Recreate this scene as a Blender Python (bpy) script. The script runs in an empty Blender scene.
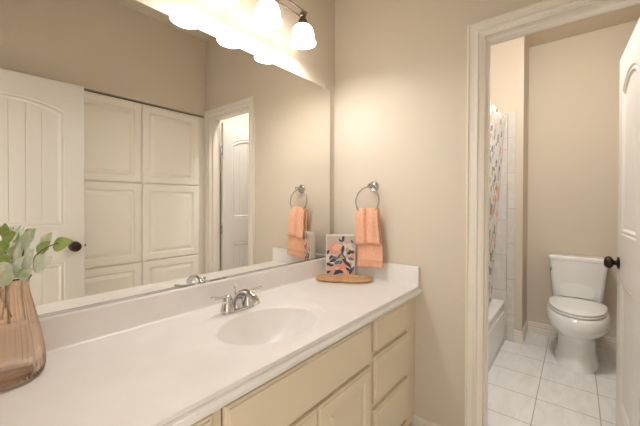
import bpy, bmesh, math, random
from mathutils import Vector, Matrix, Quaternion

SC = bpy.context.scene
COL = SC.collection
PI = math.pi
rnd = random.Random(7)

# ------------------------------------------------------------------ camera
yaw, pitch, roll = math.radians(39.037), math.radians(-0.47), math.radians(0.2074)
f0 = Vector((math.cos(yaw), math.sin(yaw), 0)); rt = Vector((math.sin(yaw), -math.cos(yaw), 0)); up = Vector((0, 0, 1))
fw = math.cos(pitch) * f0 + math.sin(pitch) * up
uu = math.cos(pitch) * up - math.sin(pitch) * f0
r2 = math.cos(roll) * rt + math.sin(roll) * uu
u2 = math.cos(roll) * uu - math.sin(roll) * rt
cam = bpy.data.cameras.new('camera')
camo = bpy.data.objects.new('camera', cam); COL.objects.link(camo)
mw = Matrix.Identity(4)
for i in range(3):
    mw[i][0], mw[i][1], mw[i][2] = r2[i], u2[i], -fw[i]
    mw[i][3] = (-1.6933, -1.2522, 1.2835)[i]
camo.matrix_world = mw
cam.sensor_fit = 'HORIZONTAL'; cam.sensor_width = 36
cam.lens = 316.28 / 640 * 36
cam.shift_y = -7.336 / 640
cam.clip_start = 0.01
SC.camera = camo

# ------------------------------------------------------------------ world, exposure
wd = bpy.data.worlds.new('world'); SC.world = wd; wd.use_nodes = True
wd.node_tree.nodes['Background'].inputs[0].default_value = (1.0, 0.92, 0.81, 1)
wd.node_tree.nodes['Background'].inputs[1].default_value = 1.7
SC.view_settings.view_transform = 'Standard'
SC.view_settings.look = 'None'
SC.view_settings.gamma = 1
SC.view_settings.use_curve_mapping = False
SC.view_settings.exposure = 0.27
BULB = 12.0           # glow of the bulb glass
BULB_W = 5.1          # watts of each vanity lamp
SHADE = 5.4          # glow of the lit white glass
CEIL_LAMP = 88.0     # dome of the tub room's ceiling lamp

# ------------------------------------------------------------------ materials
def mat(name, col, rough=0.5, metal=0.0, bump=None, spec=0.5, noise=None, coat=0.0):
    m = bpy.data.materials.new(name); m.use_nodes = True
    nt = m.node_tree; b = nt.nodes['Principled BSDF']
    b.inputs['Base Color'].default_value = (*col, 1)
    b.inputs['Roughness'].default_value = rough
    b.inputs['Metallic'].default_value = metal
    b.inputs['Specular IOR Level'].default_value = spec
    b.inputs['Coat Weight'].default_value = coat
    if bump or noise:
        tc = nt.nodes.new('ShaderNodeTexCoord')
    if noise:   # (scale, amount): gentle mottling of the colour itself
        n = nt.nodes.new('ShaderNodeTexNoise'); n.inputs['Scale'].default_value = noise[0]; n.inputs['Detail'].default_value = 4
        nt.links.new(tc.outputs['Object'], n.inputs['Vector'])
        r = nt.nodes.new('ShaderNodeValToRGB')
        r.color_ramp.elements[0].position = .3; r.color_ramp.elements[1].position = .7
        r.color_ramp.elements[0].color = (*[c * (1 - noise[1]) for c in col], 1)
        r.color_ramp.elements[1].color = (*[min(1, c * (1 + noise[1])) for c in col], 1)
        nt.links.new(n.outputs['Fac'], r.inputs['Fac']); nt.links.new(r.outputs['Color'], b.inputs['Base Color'])
    if bump:    # (scale, strength)
        n = nt.nodes.new('ShaderNodeTexNoise'); n.inputs['Scale'].default_value = bump[0]; n.inputs['Detail'].default_value = 3
        nt.links.new(tc.outputs['Object'], n.inputs['Vector'])
        bp = nt.nodes.new('ShaderNodeBump'); bp.inputs['Strength'].default_value = bump[1]; bp.inputs['Distance'].default_value = .002
        nt.links.new(n.outputs['Fac'], bp.inputs['Height']); nt.links.new(bp.outputs['Normal'], b.inputs['Normal'])
    return m

M_WALL = mat('wall_paint', (.685, .60, .487), .55, bump=(90, .25), spec=.3)
M_CEIL = mat('ceiling_paint', (.74, .65, .52), .8)
M_TRIM = mat('trim_paint', (.82, .755, .665), .35)
M_DOOR = mat('door_paint', (.72, .685, .63), .38)
M_CAB = mat('cabinet_paint', (.74, .63, .475), .4)
M_GAP = mat('cabinet_shadow_gap', (.10, .065, .03), .8)
M_LINEN = mat('linen_paint', (.92, .865, .78), .4)
M_MARBLE = mat('cultured_marble', (.83, .80, .77), .32, noise=(9, .03))
M_CHROME = mat('chrome', (.60, .595, .59), .07, 1)
M_NICKEL = mat('brushed_nickel', (.50, .48, .46), .25, 1)
M_BAND2 = mat('dark_trim_ring', (.16, .12, .09), .6)
M_FIXT = mat('aged_metal', (.20, .155, .12), .35, 1)
M_BRONZE = mat('oiled_bronze', (.055, .035, .025), .3, .85)
M_PORC = mat('porcelain', (.89, .885, .88), .08, coat=.5)
M_SEAT = mat('seat_plastic', (.90, .89, .88), .25)
M_TUB = mat('tub_acrylic', (.92, .91, .90), .15)
M_TOWEL = mat('terry_cotton', (.88, .50, .335), .95, bump=(420, .9), spec=.1, noise=(60, .08))
M_BAND = mat('woven_cotton', (.86, .50, .34), .85, bump=(300, .3), spec=.1)
M_WOOD = mat('tray_wood', (.60, .35, .155), .4, noise=(30, .2))
M_STEM = mat('stem_brown', (.16, .13, .09), .7)
M_VALVE = mat('drain_metal', (.7, .69, .66), .2, 1)
M_DARK = mat('painted_gap_shade', (.02, .015, .01), .9)  # near-black colour for the shade painted above the linen cabinet

def emis(name, col, s):
    m = bpy.data.materials.new(name); m.use_nodes = True
    b = m.node_tree.nodes['Principled BSDF']
    b.inputs['Base Color'].default_value = (.9, .9, .9, 1)
    b.inputs['Emission Color'].default_value = (*col, 1)
    b.inputs['Emission Strength'].default_value = s
    return m
M_BULB = emis('lit_bulb', (1, .98, .96), BULB)
M_DOME = emis('lit_dome', (1, 1, 1), CEIL_LAMP)

def mk_shade():
    m = emis('lit_white_glass', (1, .95, .88), SHADE)
    nt = m.node_tree; b = nt.nodes['Principled BSDF']; out = nt.nodes['Material Output']
    b.inputs['Roughness'].default_value = .2
    t = nt.nodes.new('ShaderNodeBsdfTranslucent'); t.inputs['Color'].default_value = (.9, .87, .82, 1)
    mx = nt.nodes.new('ShaderNodeMixShader'); mx.inputs[0].default_value = .25
    nt.links.new(b.outputs[0], mx.inputs[1]); nt.links.new(t.outputs[0], mx.inputs[2]); nt.links.new(mx.outputs[0], out.inputs['Surface'])
    return m
M_SHADE = mk_shade()

def mk_mirror():
    m = bpy.data.materials.new('mirror_silver'); m.use_nodes = True
    b = m.node_tree.nodes['Principled BSDF']
    b.inputs['Base Color'].default_value = (.90, .895, .87, 1); b.inputs['Metallic'].default_value = 1; b.inputs['Roughness'].default_value = 0.0
    return m
M_MIRROR = mk_mirror()

def tile_mat(name, w, h, off, loc, plane, c1, c2, grout, mortar=.004, rough=.3, vein=True):
    """brick texture used as a tile grid; plane picks which object axes run along the tiles"""
    m = bpy.data.materials.new(name); m.use_nodes = True
    nt = m.node_tree; b = nt.nodes['Principled BSDF']; L = nt.links.new
    tc = nt.nodes.new('ShaderNodeTexCoord'); sp = nt.nodes.new('ShaderNodeSeparateXYZ'); cb = nt.nodes.new('ShaderNodeCombineXYZ')
    L(tc.outputs['Object'], sp.inputs[0])
    L(sp.outputs[plane[0]], cb.inputs[0]); L(sp.outputs[plane[1]], cb.inputs[1])
    mp = nt.nodes.new('ShaderNodeVectorMath'); mp.operation = 'SUBTRACT'; mp.inputs[1].default_value = (loc[0], loc[1], 0)
    L(cb.outputs[0], mp.inputs[0])
    br = nt.nodes.new('ShaderNodeTexBrick'); br.offset = off; br.squash = 1
    br.inputs['Scale'].default_value = 1; br.inputs['Brick Width'].default_value = w; br.inputs['Row Height'].default_value = h
    br.inputs['Mortar Size'].default_value = mortar / 2; br.inputs['Mortar Smooth'].default_value = .1; br.inputs['Bias'].default_value = 0
    br.inputs['Color1'].default_value = (*c1, 1); br.inputs['Color2'].default_value = (*c2, 1); br.inputs['Mortar'].default_value = (*grout, 1)
    L(mp.outputs[0], br.inputs['Vector'])
    col = br.outputs['Color']
    if vein:
        n = nt.nodes.new('ShaderNodeTexNoise'); n.inputs['Scale'].default_value = 7; n.inputs['Detail'].default_value = 6; n.inputs['Distortion'].default_value = 1.2
        st = nt.nodes.new('ShaderNodeVectorMath'); st.operation = 'MULTIPLY'; st.inputs[1].default_value = (.6, 2.2, 1.5)
        L(tc.outputs['Object'], st.inputs[0]); L(st.outputs[0], n.inputs['Vector'])
        r = nt.nodes.new('ShaderNodeValToRGB'); r.color_ramp.elements[0].position = .35; r.color_ramp.elements[1].position = .65
        r.color_ramp.elements[0].color = (.93, .925, .92, 1); r.color_ramp.elements[1].color = (1.02, 1.02, 1.02, 1)
        L(n.outputs['Fac'], r.inputs['Fac'])
        mx = nt.nodes.new('ShaderNodeMix'); mx.data_type = 'RGBA'; mx.blend_type = 'MULTIPLY'; mx.inputs[0].default_value = 1
        L(col, mx.inputs[6]); L(r.outputs['Color'], mx.inputs[7]); col = mx.outputs[2]
    L(col, b.inputs['Base Color'])
    b.inputs['Roughness'].default_value = rough
    bp = nt.nodes.new('ShaderNodeBump'); bp.inputs['Strength'].default_value = .4; bp.inputs['Distance'].default_value = .002; bp.invert = True
    L(br.outputs['Fac'], bp.inputs['Height']); L(bp.outputs['Normal'], b.inputs['Normal'])
    return m
TS = .3169
M_FLOOR = tile_mat('floor_tile', TS, TS, 0, (.501 - 12 * TS, -1.0567 - 12 * TS), (0, 1), (.89, .885, .88), (.865, .86, .855), (.46, .42, .38), .0055, .28)
M_TILE_X = tile_mat('surround_tile', .255, .33, .5, (-.7475 - 5 * .255, .14), (1, 2), (.74, .705, .65), (.69, .655, .60), (.50, .45, .38), .004, .22)
M_TILE_Y = tile_mat('surround_tile', .255, .33, .5, (0, .14), (0, 2), (.74, .705, .65), (.69, .655, .60), (.50, .45, .38), .004, .22)
M_BULLNOSE = tile_mat('bullnose_tile', .5, .33, 0, (-1.1, .25), (1, 2), (.74, .70, .64), (.70, .66, .60), (.48, .43, .36), .004, .22)

# ------------------------------------------------------------------ geometry helpers
def thing(name, label=None, cat=None, loc=(0, 0, 0), rotz=0, group=None):
    o = bpy.data.objects.new(name, None); COL.objects.link(o)
    o.empty_display_size = .05
    o.location = loc; o.rotation_euler = (0, 0, rotz)
    return tag(o, label, cat, group)
def tag(o, label=None, cat=None, group=None, kind=None):
    if label: o['label'] = label
    if cat: o['category'] = cat
    if group: o['group'] = group
    if kind: o['kind'] = kind
    return o
def link(name, bm, m, parent=None, smooth=False, local=False, bevel=0, subsurf=0, angle=None):
    """link bm as ONE object; world coordinates unless local (then in the parent's own frame)"""
    bmesh.ops.recalc_face_normals(bm, faces=bm.faces)
    me = bpy.data.meshes.new(name)
    if parent is not None and not local:
        r = parent
        off = Vector((0, 0, 0))
        while r is not None:
            off += r.location; r = r.parent
        bmesh.ops.translate(bm, verts=bm.verts, vec=-off)
    bm.to_mesh(me); bm.free()
    for mm in (m if isinstance(m, (list, tuple)) else [m]): me.materials.append(mm)
    if smooth:
        for p in me.polygons: p.use_smooth = True
    o = bpy.data.objects.new(name, me); COL.objects.link(o)
    if parent is not None: o.parent = parent
    if smooth and angle:
        me.set_sharp_from_angle(angle=math.radians(angle))
    if bevel:
        md = o.modifiers.new('bevel', 'BEVEL'); md.width = bevel; md.segments = 2; md.limit_method = 'ANGLE'
    if subsurf:
        md = o.modifiers.new('subsurf', 'SUBSURF'); md.levels = subsurf; md.render_levels = subsurf
    return o
def struct(name, bm, m, parent=None, **k):
    o = link(name, bm, m, parent, **k)
    if parent is None: o['kind'] = 'structure'
    return o
def box(bm, x0, x1, y0, y1, z0, z1):
    vs = [bm.verts.new(c) for c in ((x0, y0, z0), (x1, y0, z0), (x1, y1, z0), (x0, y1, z0), (x0, y0, z1), (x1, y0, z1), (x1, y1, z1), (x0, y1, z1))]
    for f in ((0, 3, 2, 1), (4, 5, 6, 7), (0, 1, 5, 4), (1, 2, 6, 5), (2, 3, 7, 6), (3, 0, 4, 7)): bm.faces.new([vs[i] for i in f])
    return bm
def B(*boxes):
    bm = bmesh.new()
    for b in boxes: box(bm, *b)
    return bm
def skin_loops(bm, loops, cap0=True, cap1=True, closed=True):
    vs = [[bm.verts.new(p) for p in lp] for lp in loops]
    n = len(vs[0])
    for a, b in zip(vs, vs[1:]):
        for i in range(n if closed else n - 1):
            j = (i + 1) % n
            try: bm.faces.new((a[i], a[j], b[j], b[i]))
            except ValueError: pass
    if cap0: bm.faces.new(list(reversed(vs[0])))
    if cap1: bm.faces.new(vs[-1])
    return vs
def lathe(bm, prof, c=(0, 0, 0), n=24, axis='Z', cap0=True, cap1=True, wob=None):
    """prof: (radius, height) pairs along axis"""
    loops = []
    for r, h in prof:
        lp = []
        for i in range(n):
            a = 2 * PI * i / n
            rr = r * (wob(a, h) if wob else 1)
            x, y = rr * math.cos(a), rr * math.sin(a)
            p = {'Z': (x, y, h), 'X': (h, x, y), 'Y': (y, h, x)}[axis]
            lp.append(Vector(c) + Vector(p))
        loops.append(lp)
    skin_loops(bm, loops, cap0, cap1); return bm
def tube(bm, pts, r, n=12, closed=False):
    """sweep a circle of radius r (number or list) along pts"""
    pts = [Vector(p) for p in pts]; m = len(pts)
    rs = r if isinstance(r, (list, tuple)) else [r] * m
    loops = []; prev = None
    for i, p in enumerate(pts):
        if closed: t = pts[(i + 1) % m] - pts[i - 1]
        else: t = pts[min(i + 1, m - 1)] - pts[max(i - 1, 0)]
        t.normalize()
        if prev is None:
            a = Vector((0, 0, 1)) if abs(t.z) < .9 else Vector((1, 0, 0))
            u = t.cross(a).normalized()
        else: u = (prev - t * prev.dot(t)).normalized()
        prev = u; v = t.cross(u)
        loops.append([p + rs[i] * (math.cos(2 * PI * k / n) * u + math.sin(2 * PI * k / n) * v) for k in range(n)])
    if closed: loops.append(loops[0])
    vs = skin_loops(bm, loops, not closed, not closed)
    if closed: bmesh.ops.remove_doubles(bm, verts=bm.verts, dist=1e-6)
    return bm
def bez(p0, p1, p2, p3, n=12):
    p0, p1, p2, p3 = map(Vector, (p0, p1, p2, p3)); out = []
    for i in range(n + 1):
        t = i / n; s = 1 - t
        out.append(s ** 3 * p0 + 3 * s * s * t * p1 + 3 * s * t * t * p2 + t ** 3 * p3)
    return out
def prism(bm, prof, axis, a, b, ma=0.0, mb=0.0):
    """extrude closed 2-D profile between a and b along axis ('x': prof=(y,z), 'y': prof=(x,z), 'z': prof=(x,y))"""
    loops = []
    for t in (a, b):
        loops.append([{'x': (t, u, v), 'y': (u, t, v), 'z': (u, v, t)}[axis] for u, v in prof])
    skin_loops(bm, loops); return bm
def panel_front(u0, u1, v0, v1, t, prof, put):
    """rectangular moulded front; prof: (inset, height) from the outer edge inwards; back at -t"""
    bm = bmesh.new()
    loops = []
    for ins, h in [(0, -t)] + list(prof):
        loops.append([put(u, v, h) for u, v in ((u0 + ins, v0 + ins), (u1 - ins, v0 + ins), (u1 - ins, v1 - ins), (u0 + ins, v1 - ins))])
    skin_loops(bm, loops)
    return bm
DRAWER_PROF = [(0, -.007), (.003, -.004), (.010, -.0035), (.0105, -.0005), (.013, 0)]
DOOR_PROF = [(0, -.006), (.003, -.003), (.009, -.0025), (.0095, -.0005), (.012, 0), (.050, 0), (.054, -.004), (.058, -.006), (.064, -.006), (.084, -.0005), (.088, 0)]
LINEN_PROF = [(0, -.006), (.004, -.002), (.010, 0), (.056, 0), (.059, -.006), (.064, -.011), (.072, -.011), (.094, -.001), (.098, 0)]

# ================================================================== SETTING
W = 1.558; CH = 2.842; XN = -1.80; JY0, JY1, JZ = -.903, -1.497, 2.092      # doorway in the far wall
XB, XW, YW, YR = 2.081, 1.7196, -.8718, -1.66                                # toilet room
struct('floor', B((XN - .5, XB + .1, -2.3, .12, -.06, 0)), M_FLOOR)
struct('ceiling', B((XN - .1, XB + .1, -2.3, .12, CH, CH + .06)), M_CEIL)
struct('wall_left', B((XN - .1, XB + .1, 0, .1, 0, CH)), M_WALL)
struct('wall_far', B((0, .11, JY0 + .012, 0, 0, CH), (0, .11, -2.3, JY1 - .012, 0, CH), (0, .11, JY1 - .012, JY0 + .012, JZ + .012, CH)), M_WALL)
LZ = 2.118
struct('wall_right', B((XN, 0, -W - .11, -W, LZ, CH), (XN, -1.16, -W - .11, -W, 0, LZ), (XN, 0, -2.3, -2.2, 0, CH), (-1.16, 0, -2.2, -W - .11, LZ + .1, LZ + .14)), M_WALL)
EY0, EY1, EZ = -.70, -1.475, 2.10
struct('wall_near', B((XN - .11, XN, EY0, 0, 0, CH), (XN - .11, XN, -2.3, EY1, 0, CH), (XN - .11, XN, EY1, EY0, EZ, CH)), M_WALL)
struct('wall_toilet_back', B((XB, XB + .1, -2.3, 0, 0, CH)), M_WALL)
struct('wall_toilet_wing', B((XW, XB, YW, 0, 0, CH)), M_WALL)
struct('wall_toilet_right', B((.11, XB, YR - .1, YR, 0, CH)), M_WALL)

# casing around the toilet-room doorway
def casing_profile(w, t):
    # across the width from the outer edge (0) to the inner edge (w): depth
    return [(0, 0), (0, t + .001), (.007, t + .001), (.010, t - .005), (w * .50, t - .007), (w * .56, t - .002), (w * .68, t - .002), (w * .73, t - .009), (w - .003, t - .011), (w, t - .013), (w, 0)]
def casing(name, side, xw, y_out0, y_out1, z_out, w=.060, w2=None, t=.018):
    """side -1: sticks out towards -x from the wall plane xw"""
    bm = bmesh.new(); w2 = w2 or w
    pr = casing_profile(w, t)
    loops = []
    s = -1 if y_out1 < y_out0 else 1
    def ring(yo, z, dy, dz, sc=1): return [(xw + side * d, yo + dy * q * sc, z + dz * q) for q, d in pr]
    loops.append([(xw + side * d, y_out0 + s * q, 0) for q, d in pr])
    loops.append([(xw + side * d, y_out0 + s * q, z_out - q) for q, d in pr])
    loops.append([(xw + side * d, y_out1 - s * q * w2 / w, z_out - q) for q, d in pr])
    loops.append([(xw + side * d, y_out1 - s * q * w2 / w, 0) for q, d in pr])
    skin_loops(bm, loops)
    return struct(name, bm, M_TRIM)
casing('trim_1', -1, 0, -.827, -1.556, 2.163, .071, .055)
casing('trim_2', 1, .11, -.827, -1.573, 2.163, .071, .071)
# jamb with door stop
struct('trim_3', B((-.004, .114, JY0, JY0 + .012, 0, JZ), (-.004, .114, JY1 - .012, JY1, 0, JZ), (-.004, .114, JY1 - .012, JY0 + .012, JZ, JZ + .012),
                   (.03, .068, JY0 - .011, JY0, 0, JZ), (.03, .068, JY1, JY1 + .011, 0, JZ), (.03, .068, JY1 + .011, JY0 - .011, JZ - .011, JZ)), M_TRIM)
# entry doorway behind the camera
casing('trim_4', 1, XN, EY0 + .06, EY1 - .06, EZ + .06, .060)

def baseboard(name, segs, h=.112, t=.014):
    """segs: list of (x0,y0,x1,y1,nx,ny): wall line and the direction the board sticks out"""
    bm = bmesh.new()
    pr = [(0, 0), (t, 0), (t, h * .48), (t - .005, h * .52), (t - .005, h * .58), (t - .001, h * .63), (t - .001, h * .72), (t - .006, h * .76), (t - .006, h * .82), (t - .004, h * .87), (t - .006, h * .95), (t - .009, h), (0, h)]
    for x0, y0, x1, y1, nx, ny in segs:
        skin_loops(bm, [[(x + nx * d, y + ny * d, z) for d, z in pr] for x, y in ((x0, y0), (x1, y1))])
    return struct(name, bm, M_TRIM)
baseboard('baseboard_far', [(0, -.55, 0, -.828, -1, 0)])
baseboard('baseboard_back', [(XB, YW, XB, YR, -1, 0)])
baseboard('baseboard_wing', [(XW, -.813, XW, YW, -1, 0), (XW - .014, YW, XB, YW, 0, -1)])
baseboard('baseboard_toilet_right', [(XB, YR, .62, YR, 0, 1)])

# tile surround of the tub alcove (field tile and the bullnose edge)
struct('wall_tile', B((XW - .010, XW, -.7475, -.001, .0, 2.138)), M_TILE_X)
struct('wall_tile_bullnose', B((XW - .011, XW, -.813, -.7485, 0, 2.138)), M_BULLNOSE, bevel=.004)
struct('wall_tile_tub_side', B((.13, XW - .011, -.010, -.0005, .30, 2.138)), M_TILE_Y)

# ------------------------------------------------------------------ planked arch-top doors
def arch_outline(x0, x1, z0, zs, zt, d, n=14, arch=True):
    x0 += d; x1 -= d; z0 += d; zt -= d
    pts = [(x0, z0), (x1, z0)]
    if not arch:
        return pts + [(x1, zt), (x0, zt)]
    zs = zs - d * .9
    for i in range(n + 1):
        t = i / n
        x = x1 + (x0 - x1) * t
        s = 2 * t - 1
        pts.append((x, zs + (zt - zs) * (1 - s * s) ** .9))
    return pts
MOULD = [(0, 0), (.004, -.004), (.010, -.006), (.016, -.002), (.022, -.002), (.030, -.009), (.036, -.010)]
def arch_top(x0, x1, zs, zt, x):
    s = max(-1, min(1, (2 * x - x0 - x1) / (x1 - x0)))
    return zs + (zt - zs) * max(0, 1 - s * s) ** .9
def planked_door(name, w, h, root, thick=.035):
    """leaf in local coordinates: x 0 (hinge) .. w (latch), faces at y=0 and y=-thick, z up from 0.012"""
    bm = bmesh.new()
    b0 = .012
    panels = [(.105, w - .105, 1.125, h - .195, h - .135, True), (.105, w - .105, .22, .885, .885, False)]
    for side in (0, 1):
        def P(x, z, d): return (x, d, z) if side == 0 else (x, -thick - d, z)
        outer = [bm.verts.new(P(x, z, 0)) for x, z in ((0, b0), (w, b0), (w, h), (0, h))]
        edges = [bm.edges.new((outer[i], outer[(i + 1) % 4])) for i in range(4)]
        for x0, x1, z0, zs, zt, ar in panels:
            prev = None
            for k, (ins, d) in enumerate(MOULD):
                lp = [bm.verts.new(P(x, z, d)) for x, z in arch_outline(x0, x1, z0, zs, zt, ins, arch=ar)]
                n = len(lp)
                if prev is None: edges += [bm.edges.new((lp[i], lp[(i + 1) % n])) for i in range(n)]
                else:
                    for i in range(n):
                        j = (i + 1) % n
                        bm.faces.new((prev[i], prev[j], lp[j], lp[i]))
                prev = lp
            ins, d = MOULD[-1]
            a, bb, c = x0 + ins, x1 - ins, z0 + ins
            npl = 6
            xs = []
            for k in range(npl):
                xa = a + (bb - a) * k / npl; xb = a + (bb - a) * (k + 1) / npl
                if k: xs.append((xa - .004, d)); xs.append((xa, d - .004)); xs.append((xa + .004, d))
                else: xs.append((xa, d))
                for q in range(1, 4): xs.append((xa + (xb - xa) * q / 4, d))
            xs.append((bb, d))
            def top(x): return arch_top(a, bb, zs - ins * .9, zt - ins, x) + .0005 if ar else zt - ins
            col = [(bm.verts.new(P(x, c, q)), bm.verts.new(P(x, top(x), q))) for x, q in xs]
            for (p, q), (r, s) in zip(col, col[1:]): bm.faces.new((p, r, s, q))
        bmesh.ops.triangle_fill(bm, use_beauty=True, use_dissolve=False, edges=edges)
        if side == 0: o0 = outer
        else:
            for i in range(4):
                j = (i + 1) % 4
                bm.faces.new((o0[i], o0[j], outer[j], outer[i]))
    return link(name, bm, M_DOOR, root, local=True)
def door_hardware(root, w, zk, thick=.035, back=.055, zhinge=(.25, 1.03, 1.82)):
    for s in (1, -1):
        y0 = 0 if s == 1 else -thick
        bm = bmesh.new()
        lathe(bm, [(.0, 0), (.034, 0), (.034, s * .004), (.029, s * .008), (.014, s * .011), (.0125, s * .018), (.016, s * .023), (.027, s * .029), (.0335, s * .039), (.0325, s * .050), (.023, s * .060), (.0, s * .063)], (w - back, y0, zk), 24, 'Y', False, False)
        k = link('door_knob', bm, M_BRONZE, root, smooth=True, local=True, angle=50); k['label'] = 'dark bronze door knob'
    bm = B((w - .0005, w + .0012, -.026, -.009, zk - .028, zk + .028)); link('latch_plate', bm, M_BRONZE, root, local=True)
    bm = B((w, w + .010, -.022, -.013, zk - .008, zk + .008)); link('latch_bolt', bm, M_BRONZE, root, local=True)
    for z in zhinge:
        bm = bmesh.new(); lathe(bm, [(.006, -.045), (.006, .045)], (-.006, -.0175, z), 12)
        link('hinge', bm, M_NICKEL, root, smooth=True, local=True, angle=40)

d1 = thing('door_1', loc=(.122, -1.4575, 0), rotz=math.atan2(-1.4315 + 1.4575, .70 - .122)); tag(d1, kind='structure')
planked_door('leaf', .585, 2.073, d1)
door_hardware(d1, .585, .965, zhinge=(.30, 1.02, 1.80))
d2 = thing('door_2', loc=(-1.762, -1.455, 0), rotz=math.radians(4.5)); tag(d2, kind='structure')
planked_door('leaf', .742, 2.078, d2)
door_hardware(d2, .742, .985)

# ================================================================== VANITY
YF = -.562            # face frame plane
ZC = .8317            # counter top
YC = -.587
CX0 = XN + .001       # vanity runs from the near wall to the far wall
van = thing('vanity_cabinet', 'cream painted bathroom vanity base with slab drawers and raised panel doors', 'cabinet', ((CX0) / 2, -.27, 0))
# carcass and face frame
ff = bmesh.new()
FX = [(-.0015, -.075), (-.462, -.470), ]
link('body', B((CX0, CX0 + .018, YF + .021, -.002, .0, .789), (-.019, -.001, YF + .021, -.002, .0, .789), (CX0 + .018, -.019, -.014, -.002, .095, .789), (CX0 + .018, -.019, YF + .021, -.014, .095, .113), (CX0 + .018, -.019, YF + .075, YF + .09, 0, .095)), M_CAB, van)
rails = [(.768, .791), (.095, .135)]
KX = lambda x: -1.6933 + (x + 1.6933) * .978
KZ = lambda z: 1.2835 + (z - 1.2835) * .978
bx = [(-.110, -.0015), (-.507, -.476), (-1.263, -1.234), (CX0, CX0 + .035)]
frame = [(a, b, YF, YF + .021, .095, .791) for a, b in bx]
xs_ = [(CX0 + .035, -1.263), (-1.234, -.507), (-.476, -.110)]
for a, b in xs_: frame += [(a, b, YF, YF + .021, z0, z1) for z0, z1 in rails]
frame += [(-.476, -.110, YF, YF + .021, .610, .640), (-.476, -.110, YF, YF + .021, .372, .410), (-1.234, -.507, YF, YF + .021, .575, .610),
          (CX0 + .035, -1.263, YF, YF + .021, .610, .640), (CX0 + .035, -1.263, YF, YF + .021, .372, .410)]
fb = B(*frame); link('face_frame', fb, M_CAB, van)
# dark recess seen through the narrow gaps around fronts
def put_f(u, v, h): return (u, YF - .019 + (-h), v)
def front(name, x0, x1, z0, z1, prof):
    x0, x1, z0, z1 = KX(x0), KX(x1), KZ(z0), KZ(z1)
    return link(name, panel_front(x0, x1, z0, z1, .0185, prof, put_f), M_CAB, van)
for x0, x1 in ((-.449, -.090), (-1.640, -1.257)):
    front('drawer_front', x0, x1, .622, .764, DRAWER_PROF)
    front('drawer_front', x0, x1, .385, .597, DRAWER_PROF)
    front('drawer_front', x0, x1, .143, .358, DRAWER_PROF)
front('false_front', -1.221, -.484, .589, .762, DRAWER_PROF)
front('door', -.845, -.484, .125, .574, DOOR_PROF)
front('door', -1.221, -.849, .125, .574, DOOR_PROF)

# countertop with the moulded basin
top = thing('vanity_countertop', 'cream cultured marble countertop with moulded oval sink basin', 'countertop', (CX0 / 2, -.29, .79))
SX, SY, SA, SB = -.886, -.357, .206, .155
def counter_mesh():
    bm = bmesh.new()
    x0, x1, y0, y1 = CX0, -.0012, YC, -.0215
    angs = [2 * PI * i / 96 for i in range(96)]
    for cx, cy in ((x0, y0), (x1, y0), (x1, y1), (x0, y1)): angs.append(math.atan2(cy - SY, cx - SX) % (2 * PI))
    angs = sorted(angs)
    rings = []
    # basin bowl: fraction of the ellipse, depth
    bowl = [(q, -.118 * (1 - q ** 2.5) - .003) for q in (.06, .15, .25, .35, .45, .55, .64, .72, .79, .85, .90, .94, .97)]
    for fr, d in bowl + [(.985, -.0045), (1.0, -.0022), (1.015, -.0008), (1.035, 0)]:
        rings.append([Vector((SX + SA * fr * math.cos(a), SY + .02 * (1 - fr) + SB * fr * math.sin(a), ZC + d)) for a in angs])
    def el(ea, eb, d, cy=SY): return [Vector((SX + ea * math.cos(a), cy + eb * math.sin(a), ZC + d)) for a in angs]
    rings.append(el(SA * 1.14, SB * 1.12, .0006, SY + .004))
    # shallow recessed deck ringed by a low raised oval
    def el2(e, d): return [Vector((SX + .004 + (.272 + e) * math.cos(a), SY + .026 + (.212 + e * .8) * math.sin(a), ZC + d)) for a in angs]
    for e, d in ((-.012, .0002), (-.004, .0014), (.004, .0020), (.012, .0012), (.020, 0)): rings.append(el2(e, d))
    edge = []
    for a in angs:
        c, s = math.cos(a), math.sin(a); t = 1e9
        if c > 1e-9: t = min(t, (x1 - SX) / c)
        if c < -1e-9: t = min(t, (x0 - SX) / c)
        if s > 1e-9: t = min(t, (y1 - SY) / s)
        if s < -1e-9: t = min(t, (y0 - SY) / s)
        edge.append(Vector((SX + t * c, SY + t * s, ZC)))
    # keep every ring inside the rectangle
    for rg in rings:
        for i, v in enumerate(rg):
            v.y = max(y0 + .004, min(y1 - .0005, v.y))
    rings.append(edge)
    vs = skin_loops(bm, rings, True, False)
    n = len(angs)
    low = [bm.verts.new((v.co.x, v.co.y, ZC - .012)) for v in vs[-1]]
    for i in range(n):
        j = (i + 1) % n
        bm.faces.new((vs[-1][i], vs[-1][j], low[j], low[i]))
    return bm
link('slab', counter_mesh(), M_MARBLE, top, smooth=True, angle=38)
edge = bmesh.new()
prism(edge, [(YC + .012, ZC - .0121), (YC - .001, ZC - .0121), (YC - .003, ZC - .013), (YC - .002, ZC - .016), (YC - .009, ZC - .019), (YC - .0125, ZC - .025), (YC - .0125, ZC - .032), (YC - .009, ZC - .039), (YC - .002, ZC - .042), (YC + .012, ZC - .042)], 'x', CX0, -.0012)
link('front_edge', edge, M_MARBLE, top, smooth=True, angle=30)
link('underside', B((CX0, -.0012, YC + .0125, -.0215, .7905, ZC - .0125), ), M_MARBLE, top)
bpy.data.objects.remove(bpy.data.objects['underside'])
ZB = .9355
bs = bmesh.new()
prism(bs, [(-.0025, ZC - .04), (-.0025, ZB), (-.017, ZB), (-.0195, ZB - .0015), (-.021, ZB - .004), (-.0215, ZC + .012), (-.024, ZC + .004), (-.029, ZC + .0005), (-.029, ZC - .01)], 'x', CX0, -.0012)
link('backsplash', bs, M_MARBLE, top, smooth=True, angle=30)
ss = bmesh.new()
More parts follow.
